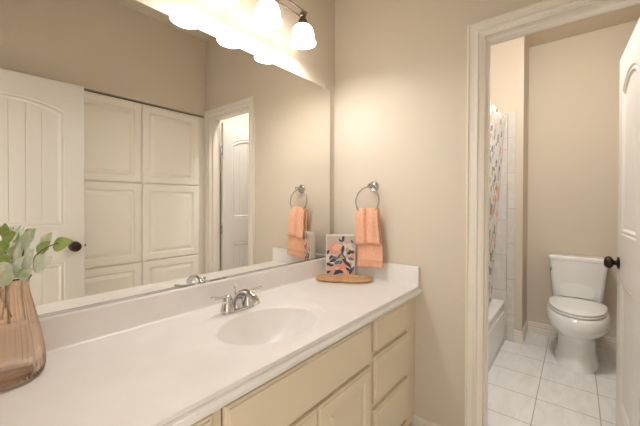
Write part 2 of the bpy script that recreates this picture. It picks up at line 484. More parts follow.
prism(ss, [(-.0025, ZC - .04), (-.0025, ZB), (-.016, ZB), (-.0185, ZB - .0015), (-.020, ZB - .004), (-.0205, ZC + .010), (-.023, ZC + .003), (-.027, ZC + .0005), (-.027, ZC - .01)], 'y', YC + .001, -.0215)
link('side_splash', ss, M_MARBLE, top, smooth=True, angle=30)
dr = bmesh.new(); lathe(dr, [(.0, .0), (.021, 0), (.021, .003), (.016, .004), (.013, .003), (.012, .006), (.0, .007)], (SX, SY + .018, ZC - .1275), 24, 'Z', False, False)
link('drain', dr, M_VALVE, top, smooth=True, angle=40)['label'] = 'metal sink drain'

# mirror
mir = thing('wall_mirror', 'wide frameless wall mirror above the vanity backsplash', 'mirror', (-.9, 0, ZB))
ZM = 2.0165; MX1 = -.0515; MX0 = XN + .012
g = B((MX0, MX1, -.0055, -.0005, ZB + .006, ZM)); link('mirror_glass', g, M_MIRROR, mir)
link('edge_strip', B((MX1, MX1 + .003, -.0062, -.0005, ZB + .003, ZM)), mat('mirror_edge', (.30, .29, .24), .3), mir)
ch = bmesh.new(); prism(ch, [(-.0005, ZB + .001), (-.0085, ZB + .001), (-.0085, ZB + .009), (-.0068, ZB + .009), (-.0065, ZB + .0055), (-.0005, ZB + .0055)], 'x', MX0, MX1)
link('bottom_channel', ch, M_CHROME, mir)
M_CLEAR = mat('clear_plastic', (.86, .84, .80), .15)
for x in (-.115, -.82):
    link('mirror_clip', B((x - .009, x + .009, -.009, -.0055, ZM - .010, ZM + .012), (x - .009, x + .009, -.009, -.0005, ZM + .001, ZM + .012)), M_CLEAR, mir, bevel=.002)

# ------------------------------------------------------------------ faucet
FXC, FYC = -.875, -.146
fa = thing('sink_faucet', 'chrome two-handle bathroom faucet behind the oval sink', 'faucet', (FXC, FYC, ZC))
def F(x, y, z): return Vector((FXC + x, FYC + y, ZC + z))
bm = bmesh.new()
lp = []
for z, e in ((0.002, 0), (.006, 0), (.010, -.003), (.012, -.007)):
    ring = []
    for i in range(40):
        a = 2 * PI * i / 40
        x = (.052 if math.cos(a) > 0 else -.052) + (.028 + e) * math.cos(a)
        ring.append(F(x, (.027 + e) * math.sin(a), z))
    lp.append(ring)
skin_loops(bm, lp); link('base_plate', bm, M_CHROME, fa, smooth=True, angle=40)
for s in (-1, 1):
    bm = bmesh.new()
    lathe(bm, [(.0285, .010), (.028, .016), (.0245, .028), (.0205, .042), (.019, .047), (.0205, .050), (.0195, .056), (.017, .061), (.015, .067), (.010, .073), (0, .075)], F(s * .052, 0, 0), 24, 'Z', True, False)
    h = link('handle', bm, M_CHROME, fa, smooth=True, angle=45)
    d = Vector((s * .96, -.10 if s < 0 else .05, 0)).normalized()
    c = F(s * .052, 0, .064)
    bm = bmesh.new()
    pts = bez(c, c + d * .016 + Vector((0, 0, .010)), c + d * .040 + Vector((0, 0, .002)), c + d * .078 + Vector((0, 0, .017 if s < 0 else .006)), 12)
    tube(bm, pts, [.0075, .0075, .007, .0065, .006, .0056, .0053, .005, .005, .0053, .0062, .0068, .0045], 10)
    link('lever', bm, M_CHROME, h, smooth=True)
bm = bmesh.new()
pts = bez(F(0, .008, .008), F(0, .012, .062), F(0, -.036, .098), F(0, -.088, .078), 12) + bez(F(0, -.088, .078), F(0, -.102, .072), F(0, -.112, .066), F(0, -.118, .059), 4)[1:]
tube(bm, pts, [.027, .0245, .022, .0198, .017, .0163, .0157, .0152, .0148, .0145, .0142, .014, .0138, .0137, .0137, .0138, .0138], 20)
sp = link('spout', bm, M_CHROME, fa, smooth=True, angle=50)
bm = bmesh.new(); a0 = F(0, -.116, .062); dd = Vector((0, -.42, -.9)).normalized()
tube(bm, [a0, a0 + dd * .006, a0 + dd * .012, a0 + dd * .016], [.0125, .0135, .0135, .011], 20); link('aerator', bm, M_VALVE, sp, smooth=True, angle=40)
bm = bmesh.new(); lathe(bm, [(.0028, .02), (.0028, .088), (.006, .090), (.0075, .095), (.006, .100), (0, .102)], F(0, .020, 0), 14, 'Z', True, False)
link('lift_rod', bm, M_CHROME, fa, smooth=True, angle=50)

# ------------------------------------------------------------------ light fixture
LX = [-.475, -.715, -.955]; LY, LZR = -.146, 2.110
lf = thing('vanity_light', 'brushed metal vanity light bar with three lit white glass bell shades', 'wall lamp', ((LX[0] + LX[-1]) / 2, 0, 2.4))
xm = (LX[0] + LX[-1]) / 2
bm = bmesh.new()
lp = []
for y, e in ((-.0005, 0), (-.012, 0), (-.020, -.008), (-.022, -.02)):
    lp.append([((.11 + e) * math.cos(2 * PI * i / 36) + xm, y, 2.42 + (.065 + e) * math.sin(2 * PI * i / 36)) for i in range(36)])
skin_loops(bm, lp); link('wall_plate', bm, M_FIXT, lf, smooth=True, angle=40)
for x in (xm - .05, xm + .05):
    bm = bmesh.new(); tube(bm, bez((x, -.018, 2.42), (x, -.09, 2.45), (x, LY, 2.40), (x, LY, 2.262), 12), .006, 10)
    tube(bm, [(x, LY - .026, 2.258), (x, LY + .026, 2.258)], .0055, 10)
    link('arm', bm, M_FIXT, lf, smooth=True)
for dy in (.023, -.023):
    bm = bmesh.new(); tube(bm, [(LX[-1] - .006, LY + dy, 2.258), (LX[0] + .006, LY + dy, 2.258)], .0042, 10)
    link('rod', bm, M_FIXT, lf, smooth=True, angle=40)
SH = [(.020, .092), (.030, .090), (.041, .083), (.049, .073), (.0545, .060), (.0575, .045), (.059, .030), (.060, .016), (.0615, .010), (.066, .005), (.0685, .002), (.068, 0)]
for x in LX:
    bm = bmesh.new(); lathe(bm, [(0, .172), (.005, .171), (.008, .164), (.006, .158), (.014, .155), (.018, .148), (.018, .140), (.013, .134), (.014, .128), (.019, .122), (.023, .112), (.026, .098), (.026, .089), (.022, .087), (.0, .087)], (x, LY, LZR), 20, 'Z', False, False)
    tube(bm, [(x, LY - .026, 2.258), (x, LY + .026, 2.258)], .0055, 10)
    so = link('lamp_socket', bm, M_FIXT, lf, smooth=True, angle=45)
    bm = bmesh.new()
    lathe(bm, SH + [(r - .003, h + .001) for r, h in reversed(SH)], (x, LY, LZR), 40, 'Z', False, False)
    link('lamp_shade', bm, M_SHADE, lf, smooth=True, angle=60)['label'] = 'lit white glass bell shade'
    bm = bmesh.new(); lathe(bm, [(.0600, .0130), (.0632, .0118), (.0668, .0080), (.0655, .0050)], (x, LY, LZR), 40, 'Z', False, False)
    link('shade_band', bm, M_BAND2, lf, smooth=True)
    bm = bmesh.new(); lathe(bm, [(0, .054), (.010, .055), (.016, .059), (.018, .065), (.0155, .072), (.0135, .077), (.0135, .088)], (x, LY, LZR), 20, 'Z', False, False)
    link('bulb', bm, M_BULB, so, smooth=True)
    pl = bpy.data.lights.new('bulb_light', 'POINT'); pl.energy = BULB_W; pl.color = (1, .98, .96); pl.shadow_soft_size = .024
    po = bpy.data.objects.new('bulb_light', pl); COL.objects.link(po); po.location = (x, LY, LZR + .026)

# ------------------------------------------------------------------ towel ring and towel
tr = thing('towel_ring', 'brushed nickel towel ring on the wall above the counter end', 'towel ring', (0, -.300, 1.385))
TY = -.300
bm = bmesh.new(); lathe(bm, [(0, -.0005), (.032, -.0005), (.032, -.004), (.029, -.009), (.024, -.012), (.022, -.011), (.013, -.014), (.010, -.020), (.0095, -.046), (.0135, -.050), (.0145, -.056), (.012, -.062), (0, -.064)], (0, TY, 1.385), 24, 'X', False, False)
link('wall_post', bm, M_NICKEL, tr, smooth=True, angle=40)
RC = Vector((-.055, -.284, 1.298)); RR = .080
bm = bmesh.new(); tube(bm, [RC + Vector((.008 * math.sin(2 * PI * i / 48), RR * .98 * math.cos(2 * PI * i / 48), RR * math.sin(2 * PI * i / 48))) for i in range(48)], .0048, 10, True)
link('ring', bm, M_NICKEL, tr, smooth=True)

def towel():
    root = thing('hand_towel', 'peach terry hand towel folded through the towel ring', 'towel', (-.06, -.29, .92))
    zt = 1.240
    nx, nz = 44, 60
    def halfw(t):   # t 0 at the ring .. 1 at the hem
        return .072 + .011 * min(1, t * 1.5) + .003 * t
    def cy(t): return -.2850 - .020 * min(1, t * 1.3)
    def front(u, t):
        y = cy(t) + u * halfw(t)
        z = zt + .006 * (1 - abs(u)) - t * .335 - .006 * u
        fold = .022 * math.exp(-((u - .08) / .09) ** 2) * max(0, 1 - t * 1.15) ** .6 + .006 * math.cos(u * 7.5 + .6) * (1 - .75 * t)
        x = -.062 - .012 * math.sin(min(1, t * 4) * PI / 2) - .010 * (1 - u * u) + fold - .0035 * math.sin(t * 21 + u * 2) * .35
        if .80 < t < .86: x += .0015
        return Vector((x, y, z))
    def long(u, t):
        f = front(u, t)
        return Vector((-.040 - .016 * min(1, t * 1.3) - .006 * (1 - u * u) - .0018 * math.cos(u * 9) * (1 - .5 * t), f.y, f.z - .002))
    def short(u, t):
        f = front(u, t)
        return Vector((f.x + .006 * t - .004 * math.exp(-((t - .52) / .06) ** 2), cy(t) + (f.y - cy(t)) * .965, f.z))
    us = [-1 + 2 * i / nx for i in range(nx + 1)]
    rows = [[long(u, 1 - j / nz) for u in us] for j in range(nz + 1)]
    for k in range(1, 8):
        a = PI * k / 8
        row = []
        for u in us:
            p, q = long(u, 0), short(u, 0)
            w = (1 - math.cos(a)) / 2
            row.append(p.lerp(q, w) + Vector((0, 0, .010 * math.sin(a))))
        rows.append(row)
    rows += [[short(u, .58 * j / 34) for u in us] for j in range(35)]
    last = rows[-1]
    rows.append([p + Vector((.004, 0, -.003)) for p in last]); rows.append([p + Vector((.009, 0, .001)) for p in last])
    bm = bmesh.new()
    vs = [[bm.verts.new(p) for p in r] for r in rows]
    for a, b in zip(vs, vs[1:]):
        for i in range(nx): bm.faces.new((a[i], a[i + 1], b[i + 1], b[i]))
    o = link('terry_cloth', bm, M_TOWEL, root, smooth=True)
    md = o.modifiers.new('thick', 'SOLIDIFY'); md.thickness = .006; md.offset = 0
    bm = bmesh.new()
    rows = [[long(-1.0 + 2 * i / nx, t) + Vector((-.0036, 0, 0)) for i in range(nx + 1)] for t in (.83, .845, .86, .875, .89)]
    vs = [[bm.verts.new(p) for p in r] for r in rows]
    for a, b in zip(vs, vs[1:]):
        for i in range(nx): bm.faces.new((a[i], a[i + 1], b[i + 1], b[i]))
    o = link('woven_band', bm, M_BAND, root, smooth=True)
    md = o.modifiers.new('thick', 'SOLIDIFY'); md.thickness = .0012; md.offset = 0
towel()

# ------------------------------------------------------------------ wooden tray and floral block
tc_ = Vector((-.160, -.193, ZC)); tdir = Vector((.098, -.157)).normalized(); tang = math.atan2(tdir.y, tdir.x)
tray = thing('wooden_tray', 'narrow honey coloured wooden tray under the floral art block', 'tray', tc_, tang)
bm = bmesh.new(); lp = []
def lens(L, Wd, n=48):
    out = []
    for i in range(n):
        a = 2 * PI * i / n
        c, s = math.cos(a), math.sin(a)
        out.append((L * math.copysign(abs(c) ** .7, c), Wd * math.copysign(abs(s) ** .7, s)))
    return out
for z, e in ((.001, -.012), (.003, -.006), (.009, 0), (.014, 0), (.0155, -.002), (.0155, -.006), (.011, -.010), (.0105, -.02)):
    lp.append([(x, y, z) for x, y in lens(.166 + e, .084 + e)])
skin_loops(bm, lp); link('tray_body', bm, M_WOOD, tray, smooth=True, local=True, angle=40)

BW, BH, BT = .178, .247, .034
bl = thing('floral_art_block', 'square cream art block with coral and navy flowers on a wooden tray', 'picture', (-.1222, -.1409, ZC + .0108), math.atan2(-.796, .605))
# local x along the block, local -y faces the room, z up
link('block_body', B((-BW / 2, BW / 2, 0, BT, 0, BH)), mat('block_cream', (.80, .74, .64), .5), bl, local=True, bevel=.0015)
M_PB = mat('print_blush', (.56, .46, .39), .6); M_PC = mat('print_coral', (.78, .33, .24), .6); M_PN = mat('print_navy', (.045, .055, .12), .6)
M_PW = mat('print_white', (.70, .65, .58), .6); M_PY = mat('print_ochre', (.60, .42, .13), .6); M_PS = mat('print_slate', (.13, .17, .25), .6); M_PL = mat('print_light_coral', (.82, .46, .36), .6)
def art():
    bm = bmesh.new(); mats = [M_PB, M_PC, M_PN, M_PW, M_PY, M_PS, M_PL]
    lev = [0]
    def poly(pts, mi):
        lev[0] += 1
        y = -.0006 - lev[0] * .00003
        pts = [(max(-BW / 2 + .005, min(BW / 2 - .005, x)), max(.005, min(BH - .005, z))) for x, z in pts]
        n = len(pts)
        a = [bm.verts.new((x, y, z)) for x, z in pts]; b = [bm.verts.new((x, 0.0005, z)) for x, z in pts]
        fs = [bm.faces.new(a), bm.faces.new(list(reversed(b)))]
        for i in range(n):
            j = (i + 1) % n
            fs.append(bm.faces.new((a[i], b[i], b[j], a[j])))
        for f in fs: f.material_index = mi
    def blob(cx, cz, rx, rz, mi, wob=.0, k=5, rot=0, n=28):
        rx *= 1.08; rz *= 1.08
        pts = []
        for i in range(n):
            a = 2 * PI * i / n; r = 1 + wob * math.cos(k * a)
            x, z = rx * r * math.cos(a), rz * r * math.sin(a)
            pts.append((cx + x * math.cos(rot) - z * math.sin(rot), cz + x * math.sin(rot) + z * math.cos(rot)))
        poly(pts, mi)
    def leaf(x, z, L, w, ang, mi):
        L *= 1.12; w *= .95
        pts = []
        for i in range(11):
            t = i / 10; pts.append((t * L, w * math.sin(PI * t ** .8)))
        for i in range(9, 0, -1):
            t = i / 10; pts.append((t * L, -w * math.sin(PI * t ** .8)))
        c, s = math.cos(ang), math.sin(ang)
        poly([(x + a * c - b * s, z + a * s + b * c) for a, b in pts], mi)
    poly([(-BW / 2 + .005, .005), (BW / 2 - .005, .005), (BW / 2 - .005, BH - .005), (-BW / 2 + .005, BH - .005)], 0)
    # daisies, tulips and dark foliage scattered over the print
    for cx, cz, r in ((-.058, .098, .034), (.040, .160, .036), (.058, .072, .034), (-.030, .030, .022)):
        blob(cx, cz, r, r, 3, .16, 6); blob(cx, cz - .002, r * .3, r * .36, 4, .05)
    blob(-.028, .165, .040, .030, 1, .06, 3, .5); blob(-.022, .172, .028, .018, 6, .05, 3, .5)
    blob(-.060, .036, .030, .022, 6, .12, 5); blob(.012, .056, .030, .024, 1, .14, 5, .4); blob(.036, .026, .026, .02, 6, .12, 5)
    blob(.074, .116, .014, .02, 1, .1, 4)
    for x, z, L, w, a, c in ((.018, .186, .060, .010, -1.75, 2), (.012, .205, .036, .008, 1.35, 2), (.010, .205, .028, .006, 2.5, 2), (.008, .135, .07, .012, -1.2, 2), (.018, .140, .055, .011, -2.4, 5),
                             (-.02, .105, .05, .011, -2.7, 2), (-.018, .10, .045, .010, 2.7, 5), (.03, .09, .055, .010, -.9, 2), (.034, .13, .046, .009, .5, 2), (.052, .125, .035, .008, 1.4, 2), (.058, .14, .032, .008, .2, 2),
                             (-.09, .075, .04, .010, -.3, 2), (-.088, .13, .03, .010, .9, 2), (.066, .045, .036, .010, -1.9, 2), (.084, .056, .03, .009, -2.2, 5), (.02, .02, .05, .010, 2.9, 2), (-.015, .034, .04, .009, -2.3, 2),
                             (.052, .012, .034, .008, .9, 2), (.076, .198, .024, .008, 2.2, 5), (.086, .188, .02, .007, 1.5, 2), (-.04, .072, .045, .012, .4, 5), (.0, .10, .03, .012, -1.6, 5), (-.088, .018, .03, .008, .3, 2), (.010, .225, .020, .006, 1.0, 2), (-.05, .125, .03, .008, -2.2, 2), (.044, .108, .04, .009, -.3, 5), (-.07, .06, .03, .008, .2, 2), (.03, .05, .04, .009, -.6, 2), (-.04, .012, .035, .008, .2, 2)):
        leaf(x, z, L, w, a, c)
    for x, z in ((.006, .118), (.016, .108), (-.004, .095)): blob(x, z, .008, .005, 4, .1, 4)
    return bm
link('floral_print', art(), [M_PB, M_PC, M_PN, M_PW, M_PY, M_PS, M_PL], bl, local=True)

# ------------------------------------------------------------------ vase
def mk_glass():
    m = bpy.data.materials.new('amber_pink_glass'); m.use_nodes = True
    nt = m.node_tree; nt.nodes.remove(nt.nodes['Principled BSDF']); out = nt.nodes['Material Output']; L = nt.links.new
    tr_ = nt.nodes.new('ShaderNodeBsdfTransparent'); tr_.inputs[0].default_value = (1.0, .955, .915, 1)
    rf = nt.nodes.new('ShaderNodeBsdfRefraction'); rf.inputs['Color'].default_value = (1.0, .955, .915, 1); rf.inputs['IOR'].default_value = 1.30; rf.inputs['Roughness'].default_value = .02
    gl = nt.nodes.new('ShaderNodeBsdfGlossy'); gl.inputs['Roughness'].default_value = .05; gl.inputs['Color'].default_value = (.95, .88, .82, 1)
    m1 = nt.nodes.new('ShaderNodeMixShader'); m1.inputs[0].default_value = .35
    L(tr_.outputs[0], m1.inputs[1]); L(rf.outputs[0], m1.inputs[2])
    fr = nt.nodes.new('ShaderNodeFresnel'); fr.inputs[0].default_value = 1.24
    m2 = nt.nodes.new('ShaderNodeMixShader'); L(fr.outputs[0], m2.inputs[0]); L(m1.outputs[0], m2.inputs[1]); L(gl.outputs[0], m2.inputs[2])
    L(m2.outputs[0], out.inputs['Surface'])
    return m
M_GLASS = mk_glass()
VX, VY = -1.570, -.133
NR = 34
VP = [(.054, .000), (.064, .002), (.0695, .008), (.0715, .020), (.0715, .04), (.069, .07), (.0645, .10), (.059, .13), (.053, .16), (.047, .19), (.0425, .212), (.0400, .230), (.0400, .242), (.0425, .252), (.0460, .260)]
bm = bmesh.new()
def ribs(a, h):
    k = min(1, max(0, (h - .004) / .02)) * (1 if h < .22 else max(0.0, (.255 - h) / .035))
    return 1 + .075 * k * abs(math.cos(NR * a / 2)) ** 1.0 - .045 * k
inner = [(r - .0035, h) for r, h in reversed(VP[2:])] + [(.066, .009), (.0, .008)]
lathe(bm, [(0, .003), (.03, .003)] + VP, (VX, VY, ZC + .0005), NR * 6, 'Z', False, False, ribs)
lathe(bm, [(VP[-1][0], VP[-1][1])] + inner, (VX, VY, ZC + .0005), NR * 6, 'Z', False, False, lambda a, h: 1 + .008 * math.cos(NR * a) if .02 < h < .24 else 1)
bmesh.ops.remove_doubles(bm, verts=bm.verts, dist=1e-5)
vs_ = link('ribbed_glass_vase', bm, M_GLASS, None, smooth=True)
tag(vs_, 'ribbed amber pink glass vase on the counter', 'vase')

# eucalyptus stems: each its own thing with stem, twigs and leaves
def leaf_mat(name, c1, c2):
    m = mat(name, c1, .6, spec=.25)
    nt = m.node_tree; b = nt.nodes['Principled BSDF']
    tc = nt.nodes.new('ShaderNodeTexCoord'); n = nt.nodes.new('ShaderNodeTexNoise'); n.inputs['Scale'].default_value = 45; n.inputs['Detail'].default_value = 3
    nt.links.new(tc.outputs['Object'], n.inputs['Vector'])
    r = nt.nodes.new('ShaderNodeValToRGB'); r.color_ramp.elements[0].position = .38; r.color_ramp.elements[1].position = .62
    r.color_ramp.elements[0].color = (*c1, 1); r.color_ramp.elements[1].color = (*c2, 1)
    nt.links.new(n.outputs['Fac'], r.inputs[0]); nt.links.new(r.outputs[0], b.inputs['Base Color'])
    b.inputs['Subsurface Weight'].default_value = 0
    return m
M_LGREEN = leaf_mat('leaf_fresh_green', (.27, .40, .09), (.42, .54, .20))
M_LPALE = leaf_mat('leaf_pale_sage', (.66, .74, .57), (.84, .88, .77))
M_LMID = leaf_mat('leaf_sage', (.50, .61, .37), (.70, .77, .60))
CAMP = camo.matrix_world.translation.copy()
def at_px(px, py, dist_off=0.0):
    """a point in the plane through the vase axis facing the camera, moved dist_off along the view ray"""
    d = (fw + r2 * (px - 320) / 316.28 + u2 * (205.664 - py) / 316.28)
    k = ((Vector((VX, VY, 0)) - CAMP).dot(Vector((fw.x, fw.y, 0))) - (fw.z * 0)) / (d.dot(Vector((fw.x, fw.y, 0))))
    return CAMP + d * (k + dist_off)
def leaf_geo(bm, base, tip, width, face, cup=.15, n=10, m=6):
    """a cupped, pointed-oval leaf from base to tip; face = rough direction its upper side looks"""
    ax = tip - base; L = ax.length; ax.normalize()
    nrm = (face - ax * face.dot(ax)).normalized(); sd = ax.cross(nrm)
    rows = []
    for i in range(n + 1):
        t = i / n
        w = width * (math.sin(PI * min(1, t ** .72 * .985 + .008))) ** .8
        row = []
        for j in range(m + 1):
            s = -1 + 2 * j / m
            p = base + ax * (L * t) + sd * (w * s) + nrm * (cup * w * s * s + .10 * L * math.sin(PI * t) * .5)
            row.append(bm.verts.new(p))
        rows.append(row)
    for a, b in zip(rows, rows[1:]):
        for j in range(m): bm.faces.new((a[j], a[j + 1], b[j + 1], b[j]))
def sprig(label, stem_px, leaves, dz=0):
    """stem_px: pixels-free control points already in the world; leaves: (base, tip, width, face, material)"""
    root = thing('eucalyptus_stem', label, 'plant', (VX, VY, ZC + .15), group='eucalyptus stems in the vase')
    bm = bmesh.new(); n = len(stem_px)
    tube(bm, stem_px, [.0022 - .0012 * i / (n - 1) for i in range(n)], 8)
    link('stem', bm, M_STEM, root, smooth=True)
    for b, t, w, fc, m in leaves:
        bm = bmesh.new(); leaf_geo(bm, b, t, w * 1.14, fc)
        o = link('leaf', bm, m, root, smooth=True)
        md = o.modifiers.new('thick', 'SOLIDIFY'); md.thickness = .0009; md.offset = 0
def P_(px, py, d=0): return at_px(px, py, d)
VIEW = -fw
def mkstem(label, foot, neck, pts, leaves):
    p = [Vector((VX + foot[0], VY + foot[1], ZC + .150)), Vector((VX + neck[0], VY + neck[1], ZC + .245))] + pts
    # smooth by sampling a Catmull-Rom curve
    q = []
    ext = [p[0]] + p + [p[-1]]
    for i in range(1, len(ext) - 2):
        for k in range(6):
            t = k / 6; a, b, c, d = ext[i - 1], ext[i], ext[i + 1], ext[i + 2]
            q.append(.5 * ((2 * b) + (c - a) * t + (2 * a - 5 * b + 4 * c - d) * t * t + (3 * b - a - 3 * c + d) * t ** 3))
    q.append(p[-1])
    lv = []
    for (bx_, by_), (tx_, ty_), w, fx, m, d in leaves:
        lv.append((P_(bx_, by_, d), P_(tx_, ty_, d + .02 * fx), w, (VIEW + Vector((.3 * fx, .1, .35))).normalized(), m))
    sprig(label, q, lv)
mkstem('eucalyptus stem reaching right toward the mirrored door knob', (.03, -.02), (.024, -.012), [P_(34, 258, -.01), P_(46, 248, .0), P_(58, 243, .01)],
       [((53, 247), (73, 241), .0165, .2, M_LGREEN, .01), ((44, 250), (52, 232), .018, -.3, M_LPALE, .03), ((38, 254), (50, 241), .014, .4, M_LGREEN, .005), ((33, 268), (53, 258), .021, .1, M_LPALE, -.02), ((30, 262), (30, 246), .012, -.2, M_LPALE, -.01)])
mkstem('upright eucalyptus stem with large pale sage leaves above the vase', (-.01, .02), (.006, .014), [P_(20, 264, .02), P_(25, 246, .03), P_(28, 232, .04)],
       [((22, 262), (29, 230), .021, .2, M_LPALE, .03), ((18, 270), (20, 244), .014, -.4, M_LPALE, -.01), ((24, 246), (36, 228), .017, .4, M_LPALE, .05), ((25, 272), (34, 248), .013, .3, M_LPALE, -.02), ((12, 276), (24, 256), .013, -.2, M_LPALE, -.03)])
mkstem('eucalyptus stem with fresh green leaves at the left frame edge', (-.03, .01), (-.012, .004), [P_(10, 266, .0), P_(5, 250, .01), P_(6, 236, .02)],
       [((7, 238), (5, 223), .012, .1, M_LGREEN, .02), ((3, 242), (17, 232), .016, .3, M_LGREEN, .01), ((10, 245), (-8, 252), .016, -.2, M_LGREEN, -.01), ((12, 258), (-10, 266), .015, -.4, M_LGREEN, -.02)])
mkstem('short eucalyptus stem with broad sage leaves at the vase rim', (0, -.03), (-.006, -.022), [P_(10, 272, -.04), P_(2, 268, -.05), P_(-8, 266, -.05)],
       [((12, 274), (-10, 268), .020, -.1, M_LPALE, -.05), ((14, 278), (-6, 280), .017, .2, M_LMID, -.06), ((22, 277), (8, 262), .013, -.5, M_LMID, -.02), ((20, 280), (32, 268), .014, .5, M_LMID, -.04)])
mkstem('drooping eucalyptus stem with sage leaves behind the left of the vase', (.01, .03), (-.018, .02), [P_(0, 256, .06), P_(-16, 244, .07), P_(-30, 238, .07)],
       [((0, 256), (-8, 236), .016, .2, M_LMID, .06), ((-12, 248), (-34, 250), .017, -.2, M_LGREEN, .05), ((-20, 243), (-26, 222), .016, .3, M_LPALE, .06), ((6, 262), (14, 246), .012, .3, M_LMID, .05)])

# ================================================================== LINEN CABINETS (seen in the mirror)
yl = -W - .022
lin = thing('linen_cabinet', 'tall cream built-in linen cabinet with stacked raised panel doors opposite the mirror', 'cabinet', (-.58, yl, 0))
link('body', B((-1.155, -.001, yl - .5, yl - .021, .0, 2.107)), M_LINEN, lin)
link('face_frame', B((-1.155, -1.100, yl - .021, yl, .0, 2.107), (-.066, -.001, yl - .021, yl, 0, 2.107), (-.598, -.566, yl - .021, yl, 0, 2.107), (-1.100, -.598, yl - .021, yl, 2.085, 2.107), (-.566, -.066, yl - .021, yl, 2.085, 2.107), (-1.1, -.598, yl - .021, yl, 0, .12), (-.566, -.066, yl - .021, yl, 0, .12)), M_LINEN, lin)
for x0, x1 in ((-1.093, -.585), (-.579, -.073)):
    for z0, z1 in ((.115, .785), (.793, 1.437), (1.446, 2.095)):
        link('door', panel_front(x0, x1, z0, z1, .018, LINEN_PROF, lambda u, v, h: (u, yl + .0185 + h, v)), M_LINEN, lin)
for x0, x1 in ((-1.1, -.598), (-.566, -.066)):
    for z0, z1 in ((.775, .802), (1.427, 1.456)):
        link('rail', B((x0, x1, yl - .021, yl - .0005, z0, z1)), M_LINEN, lin)
link('gap_shade_strip', B((-1.155, -.001, yl - .021, yl - .020, 2.1072, 2.119)), M_DARK, lin)  # dark sheet: shade of the gap under the header, put in as colour

# ================================================================== TOILET ROOM
# tub
XT0, XT1 = .125, XW - .012
YA = -.739; ZT = .376
tub = thing('bathtub', 'white alcove bathtub with a straight apron left of the toilet', 'bathtub', ((XT0 + XT1) / 2, -.37, 0))
def rrect(x0, x1, y0, y1, r, z, n=6):
    out = []
    for cx, cy, a0 in ((x1 - r, y1 - r, 0), (x0 + r, y1 - r, PI / 2), (x0 + r, y0 + r, PI), (x1 - r, y0 + r, 1.5 * PI)):
        for i in range(n + 1):
            a = a0 + PI / 2 * i / n; out.append((cx + r * math.cos(a), cy + r * math.sin(a), z))
    return out
bm = bmesh.new()
x0, x1, y0, y1 = XT0, XT1, YA, -.012
lp = [rrect(x0, x1, y0 + .006, y1, .003, 0), rrect(x0, x1, y0 + .006, y1, .003, .30), rrect(x0, x1, y0 + .004, y1, .003, ZT - .03), rrect(x0, x1, y0, y1, .004, ZT - .022), rrect(x0, x1, y0, y1, .004, ZT - .010), rrect(x0 + .004, x1 - .004, y0 + .006, y1 - .004, .006, ZT - .001), rrect(x0 + .012, x1 - .012, y0 + .014, y1 - .012, .01, ZT),
      rrect(x0 + .07, x1 - .10, y0 + .075, y1 - .05, .12, ZT), rrect(x0 + .082, x1 - .112, y0 + .087, y1 - .062, .12, ZT - .008), rrect(x0 + .10, x1 - .15, y0 + .10, y1 - .08, .13, ZT - .15), rrect(x0 + .13, x1 - .22, y0 + .13, y1 - .10, .14, .09), rrect(x0 + .2, x1 - .3, y0 + .2, y1 - .17, .12, .06)]
skin_loops(bm, lp); link('tub_shell', bm, M_TUB, tub, smooth=True, angle=35)
bm = B((x0 + .06, x1 - .06, y0 - .0005, y0 + .0095, .05, .29)); link('apron_panel', bm, M_TUB, tub, bevel=.004)
# curtain and rod
rod = thing('shower_curtain_rod', 'metal rod across the top of the tub alcove', 'curtain rod', (.9, -.672, 2.055))
bm = bmesh.new(); tube(bm, [(.112, -.672, 2.055), (XW - .0015, -.672, 2.055)], .0125, 14); link('pole', bm, M_CHROME, rod, smooth=True, angle=40)
for x, s in ((.1105, 1), (XW - .0005, -1)):
    bm = bmesh.new(); lathe(bm, [(0, 0), (.026, 0), (.026, s * .004), (.018, s * .014), (.0126, s * .016)], (x, -.672, 2.055), 20, 'X', False, False); link('flange', bm, M_CHROME, rod, smooth=True, angle=40)
def floral_cloth():
    m = mat('floral_cloth', (.80, .76, .70), .8, spec=.1)
    nt = m.node_tree; b = nt.nodes['Principled BSDF']; L = nt.links.new
    uv = nt.nodes.new('ShaderNodeUVMap')
    col = None
    base = nt.nodes.new('ShaderNodeRGB'); base.outputs[0].default_value = (.74, .715, .68, 1); col = base.outputs[0]
    for sc, th, c, off in ((5.0, .30, (.78, .46, .35), (0, 0, 0)), (6.0, .30, (.34, .37, .25), (3.3, 1.7, 0)), (7.0, .30, (.50, .50, .54), (7.1, 4.2, 0)), (8.0, .22, (.62, .47, .25), (1.9, 8.4, 0)), (9.0, .24, (.26, .27, .25), (5.2, 2.4, 0))):
        ad = nt.nodes.new('ShaderNodeVectorMath'); ad.operation = 'ADD'; ad.inputs[1].default_value = off; L(uv.outputs[0], ad.inputs[0])
        nz = nt.nodes.new('ShaderNodeTexNoise'); nz.inputs['Scale'].default_value = 14; L(ad.outputs[0], nz.inputs['Vector'])
        mxv = nt.nodes.new('ShaderNodeMix'); mxv.data_type = 'VECTOR'; mxv.inputs[0].default_value = .08; L(ad.outputs[0], mxv.inputs[4]); L(nz.outputs['Color'], mxv.inputs[5])
        vo = nt.nodes.new('ShaderNodeTexVoronoi'); vo.inputs['Scale'].default_value = sc; L(mxv.outputs[1], vo.inputs['Vector'])
        lt = nt.nodes.new('ShaderNodeMath'); lt.operation = 'LESS_THAN'; lt.inputs[1].default_value = th; L(vo.outputs['Distance'], lt.inputs[0])
        mx = nt.nodes.new('ShaderNodeMix'); mx.data_type = 'RGBA'; L(lt.outputs[0], mx.inputs[0]); L(col, mx.inputs[6]); mx.inputs[7].default_value = (*c, 1); col = mx.outputs[2]
    L(col, b.inputs['Base Color'])
    return m
M_CURT = floral_cloth()
cur = thing('shower_curtain', 'white shower curtain with coral and green floral print gathered at the tub end', 'curtain', (1.5, -.70, 1.2))
bm = bmesh.new(); uvl = bm.loops.layers.uv.new('UVMap')
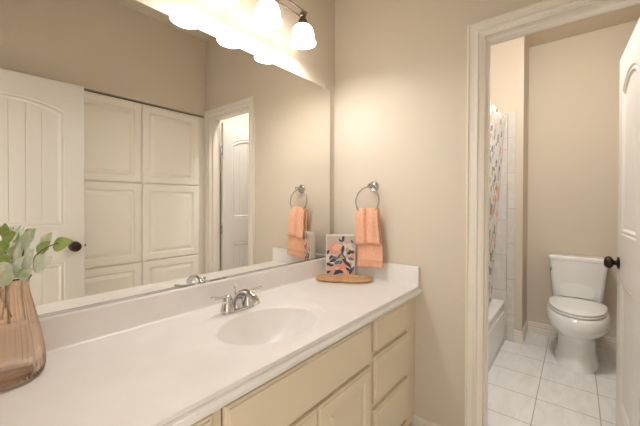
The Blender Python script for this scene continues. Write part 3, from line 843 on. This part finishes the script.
nu, nv = 120, 30; z_top, z_bot = 2.075, .335; XC0, XC1 = .90, 1.662
rows = []
for j in range(nv + 1):
    t = j / nv; row = []
    for i in range(nu + 1):
        u = i / nu
        x = XC0 + .02 * t + u * (XC1 - XC0 - .01 - .05 * t)
        y = -.716 + .092 * min(1, t * 1.1) + (.020 + .004 * t) * math.sin(u * 2 * PI * 11 + .5 * math.sin(t * 3))
        row.append((bm.verts.new((x, y, z_top + (z_bot - z_top) * t)), (u * 2.4, t * 1.8)))
    rows.append(row)
for a, b in zip(rows, rows[1:]):
    for i in range(nu):
        q = (a[i], a[i + 1], b[i + 1], b[i])
        f = bm.faces.new([v for v, _ in q])
        for l, (_, w) in zip(f.loops, q): l[uvl].uv = w
o = link('curtain_cloth', bm, M_CURT, cur, smooth=True)
md = o.modifiers.new('thick', 'SOLIDIFY'); md.thickness = .0012
for k in range(9):
    x = XC0 + .02 + (XC1 - XC0 - .05) * k / 8
    bm = bmesh.new(); tube(bm, [(x, -.690 + .034 * math.cos(2 * PI * i / 20), 2.048 + .030 * math.sin(2 * PI * i / 20)) for i in range(20)], .0018, 6, True)
    link('curtain_ring', bm, M_CHROME, cur, smooth=True)

# ceiling lamp of the tub side
cl = thing('ceiling_lamp', 'round ceiling lamp in the toilet room', 'ceiling lamp', (.42, -.95, CH))
bm = bmesh.new(); lathe(bm, [(0, -.0005), (.16, -.0005), (.16, -.018), (.15, -.024), (.14, -.024)], (.42, -.95, CH), 32, 'Z', False, False); link('lamp_base', bm, M_NICKEL, cl, smooth=True, angle=40)
bm = bmesh.new(); lathe(bm, [(.142, -.020), (.138, -.045), (.12, -.070), (.08, -.090), (.03, -.099), (0, -.100)], (.42, -.95, CH), 32, 'Z', False, False); link('lamp_dome', bm, M_DOME, cl, smooth=True)

# toilet, facing -x
TCX, TCY = XB - .016, -1.262
to = thing('toilet', 'white two-piece toilet with closed lid against the tan wall', 'toilet', (1.75, TCY, 0))
def egg(cx, L0, L1, w, z, n=40, sq=.9):
    """outline: long to -x by L0, to +x by L1, half width w"""
    out = []
    for i in range(n):
        a = 2 * PI * i / n; c, s = math.cos(a), math.sin(a)
        L = L1 if c > 0 else L0
        out.append((cx + L * math.copysign(abs(c) ** sq, c), TCY + w * math.copysign(abs(s) ** sq, s), z))
    return out
bx0 = 1.74
bm = bmesh.new()
ZR = .418
lp = [egg(bx0, .345, .20, .146, 0), egg(bx0, .345, .20, .146, .012), egg(bx0, .330, .20, .134, .04), egg(bx0, .312, .20, .124, .12), egg(bx0, .312, .20, .124, .20), egg(bx0, .322, .20, .130, .235), egg(bx0, .352, .20, .155, .262),
      egg(bx0, .392, .20, .188, .292), egg(bx0, .415, .20, .207, .325), egg(bx0, .420, .20, .212, .358), egg(bx0, .415, .20, .208, .388), egg(bx0, .402, .20, .198, ZR - .008), egg(bx0, .390, .195, .186, ZR), egg(bx0, .32, .13, .12, ZR), egg(bx0, .30, .11, .10, ZR - .05), egg(bx0, .18, .03, .05, ZR - .14)]
skin_loops(bm, lp); link('bowl', bm, M_PORC, to, smooth=True, angle=60)
def rr(x0, x1, hw, r, z, bow=0, n=6):
    pts = rrect(x0, x1, TCY - hw, TCY + hw, r, z, n)
    return [(x - (bow * (1 - ((y - TCY) / hw) ** 2) if x < (x0 + x1) / 2 else 0), y, z) for x, y, z in pts]
bm = bmesh.new()
lp = [rr(1.86, XB - .012, .11, .02, .30), rr(1.86, XB - .012, .13, .02, ZR - .01), rr(1.87, XB - .012, .13, .02, ZR + .012)]
skin_loops(bm, lp); link('bowl_shelf', bm, M_PORC, to, smooth=True, angle=40)
ZT0, ZT1 = ZR + .012, .782
bm = bmesh.new()
XF = 1.868
def tank_loop(z, k):
    hw = .172 + .028 * k; return rr(XF + .018 - .045 * k, XB - .014, hw, .028, z, .014)
lp = [rr(XF + .03, XB - .02, .150, .03, ZT0), tank_loop(ZT0 + .012, 0)] + [tank_loop(ZT0 + .012 + (ZT1 - ZT0 - .012) * k / 6, k / 6) for k in range(1, 7)]
skin_loops(bm, lp); link('tank', bm, M_PORC, to, smooth=True, angle=40)
# slightly raised front panel of the tank with slanted edges
bm = bmesh.new()
def pf(hw, z, d): return [(XF + .010 - d - .010 * (1 - (v / .2) ** 2), TCY + v, z) for v in (-hw, -hw / 2, 0, hw / 2, hw)]
skin_loops(bm, [pf(.118, ZT0 + .03, -.012), pf(.112, ZT0 + .035, .003), pf(.150, ZT1 - .035, .009), pf(.156, ZT1 - .028, -.006)], False, False, False)
bmesh.ops.remove_doubles(bm, verts=bm.verts, dist=1e-5)
link('tank_panel', bm, M_PORC, to, smooth=True, angle=25)
bm = bmesh.new()
lp = [rr(XF - .014, XB - .012, .208, .03, ZT1 + .001, .014), rr(XF - .018, XB - .010, .212, .032, ZT1 + .006, .014), rr(XF - .018, XB - .010, .212, .032, ZT1 + .028, .014), rr(XF - .012, XB - .014, .206, .03, ZT1 + .036, .014), rr(XF + .01, XB - .03, .18, .03, ZT1 + .038, .01)]
skin_loops(bm, lp); link('tank_lid', bm, M_PORC, to, smooth=True, angle=50)
bm = bmesh.new(); lp = [egg(bx0, .372, .11, .174, ZR + .0005), egg(bx0, .372, .11, .174, ZR + .006), egg(bx0, .386, .115, .188, ZR + .007), egg(bx0, .391, .115, .192, ZR + .011), egg(bx0, .391, .115, .192, ZR + .019), egg(bx0, .386, .11, .188, ZR + .023), egg(bx0, .372, .10, .174, ZR + .0235)]
skin_loops(bm, lp); link('seat', bm, M_SEAT, to, smooth=True, angle=40)
bm = bmesh.new(); lp = [egg(bx0, .368, .10, .170, ZR + .0236), egg(bx0, .368, .10, .170, ZR + .0285), egg(bx0, .384, .115, .186, ZR + .029), egg(bx0, .388, .115, .190, ZR + .033), egg(bx0, .386, .115, .188, ZR + .039), egg(bx0, .366, .10, .172, ZR + .046), egg(bx0, .29, .06, .12, ZR + .051), egg(bx0, .1, .02, .04, ZR + .053)]
skin_loops(bm, lp); link('seat_lid', bm, M_SEAT, to, smooth=True, angle=40)
for s in (-1, 1):
    bm = bmesh.new(); tube(bm, [(bx0 + .112, TCY + s * .075 - .022, ZR + .022), (bx0 + .112, TCY + s * .075 + .022, ZR + .022)], .013, 14); link('seat_hinge', bm, M_SEAT, to, smooth=True, angle=40)
    bm = bmesh.new(); lathe(bm, [(.013, 0), (.013, .008), (.009, .016), (0, .019)], (bx0 + .06, TCY + s * .128, .001), 16, 'Z', False, False); link('bolt_cap', bm, M_PORC, to, smooth=True)
bm = bmesh.new(); lathe(bm, [(0, 0), (.014, 0), (.014, -.006), (.008, -.012), (0, -.013)], (XF + .0095, TCY + .166, ZT1 - .035), 16, 'X', False, False)
tube(bm, bez((XF + .0, TCY + .166, ZT1 - .035), (XF - .008, TCY + .172, ZT1 - .037), (XF - .012, TCY + .182, ZT1 - .06), (XF - .012, TCY + .187, ZT1 - .105), 8), [.006, .006, .0055, .0055, .0055, .006, .0065, .0075, .006], 10)
link('flush_lever', bm, M_NICKEL, to, smooth=True, angle=50)['label'] = 'metal flush lever'
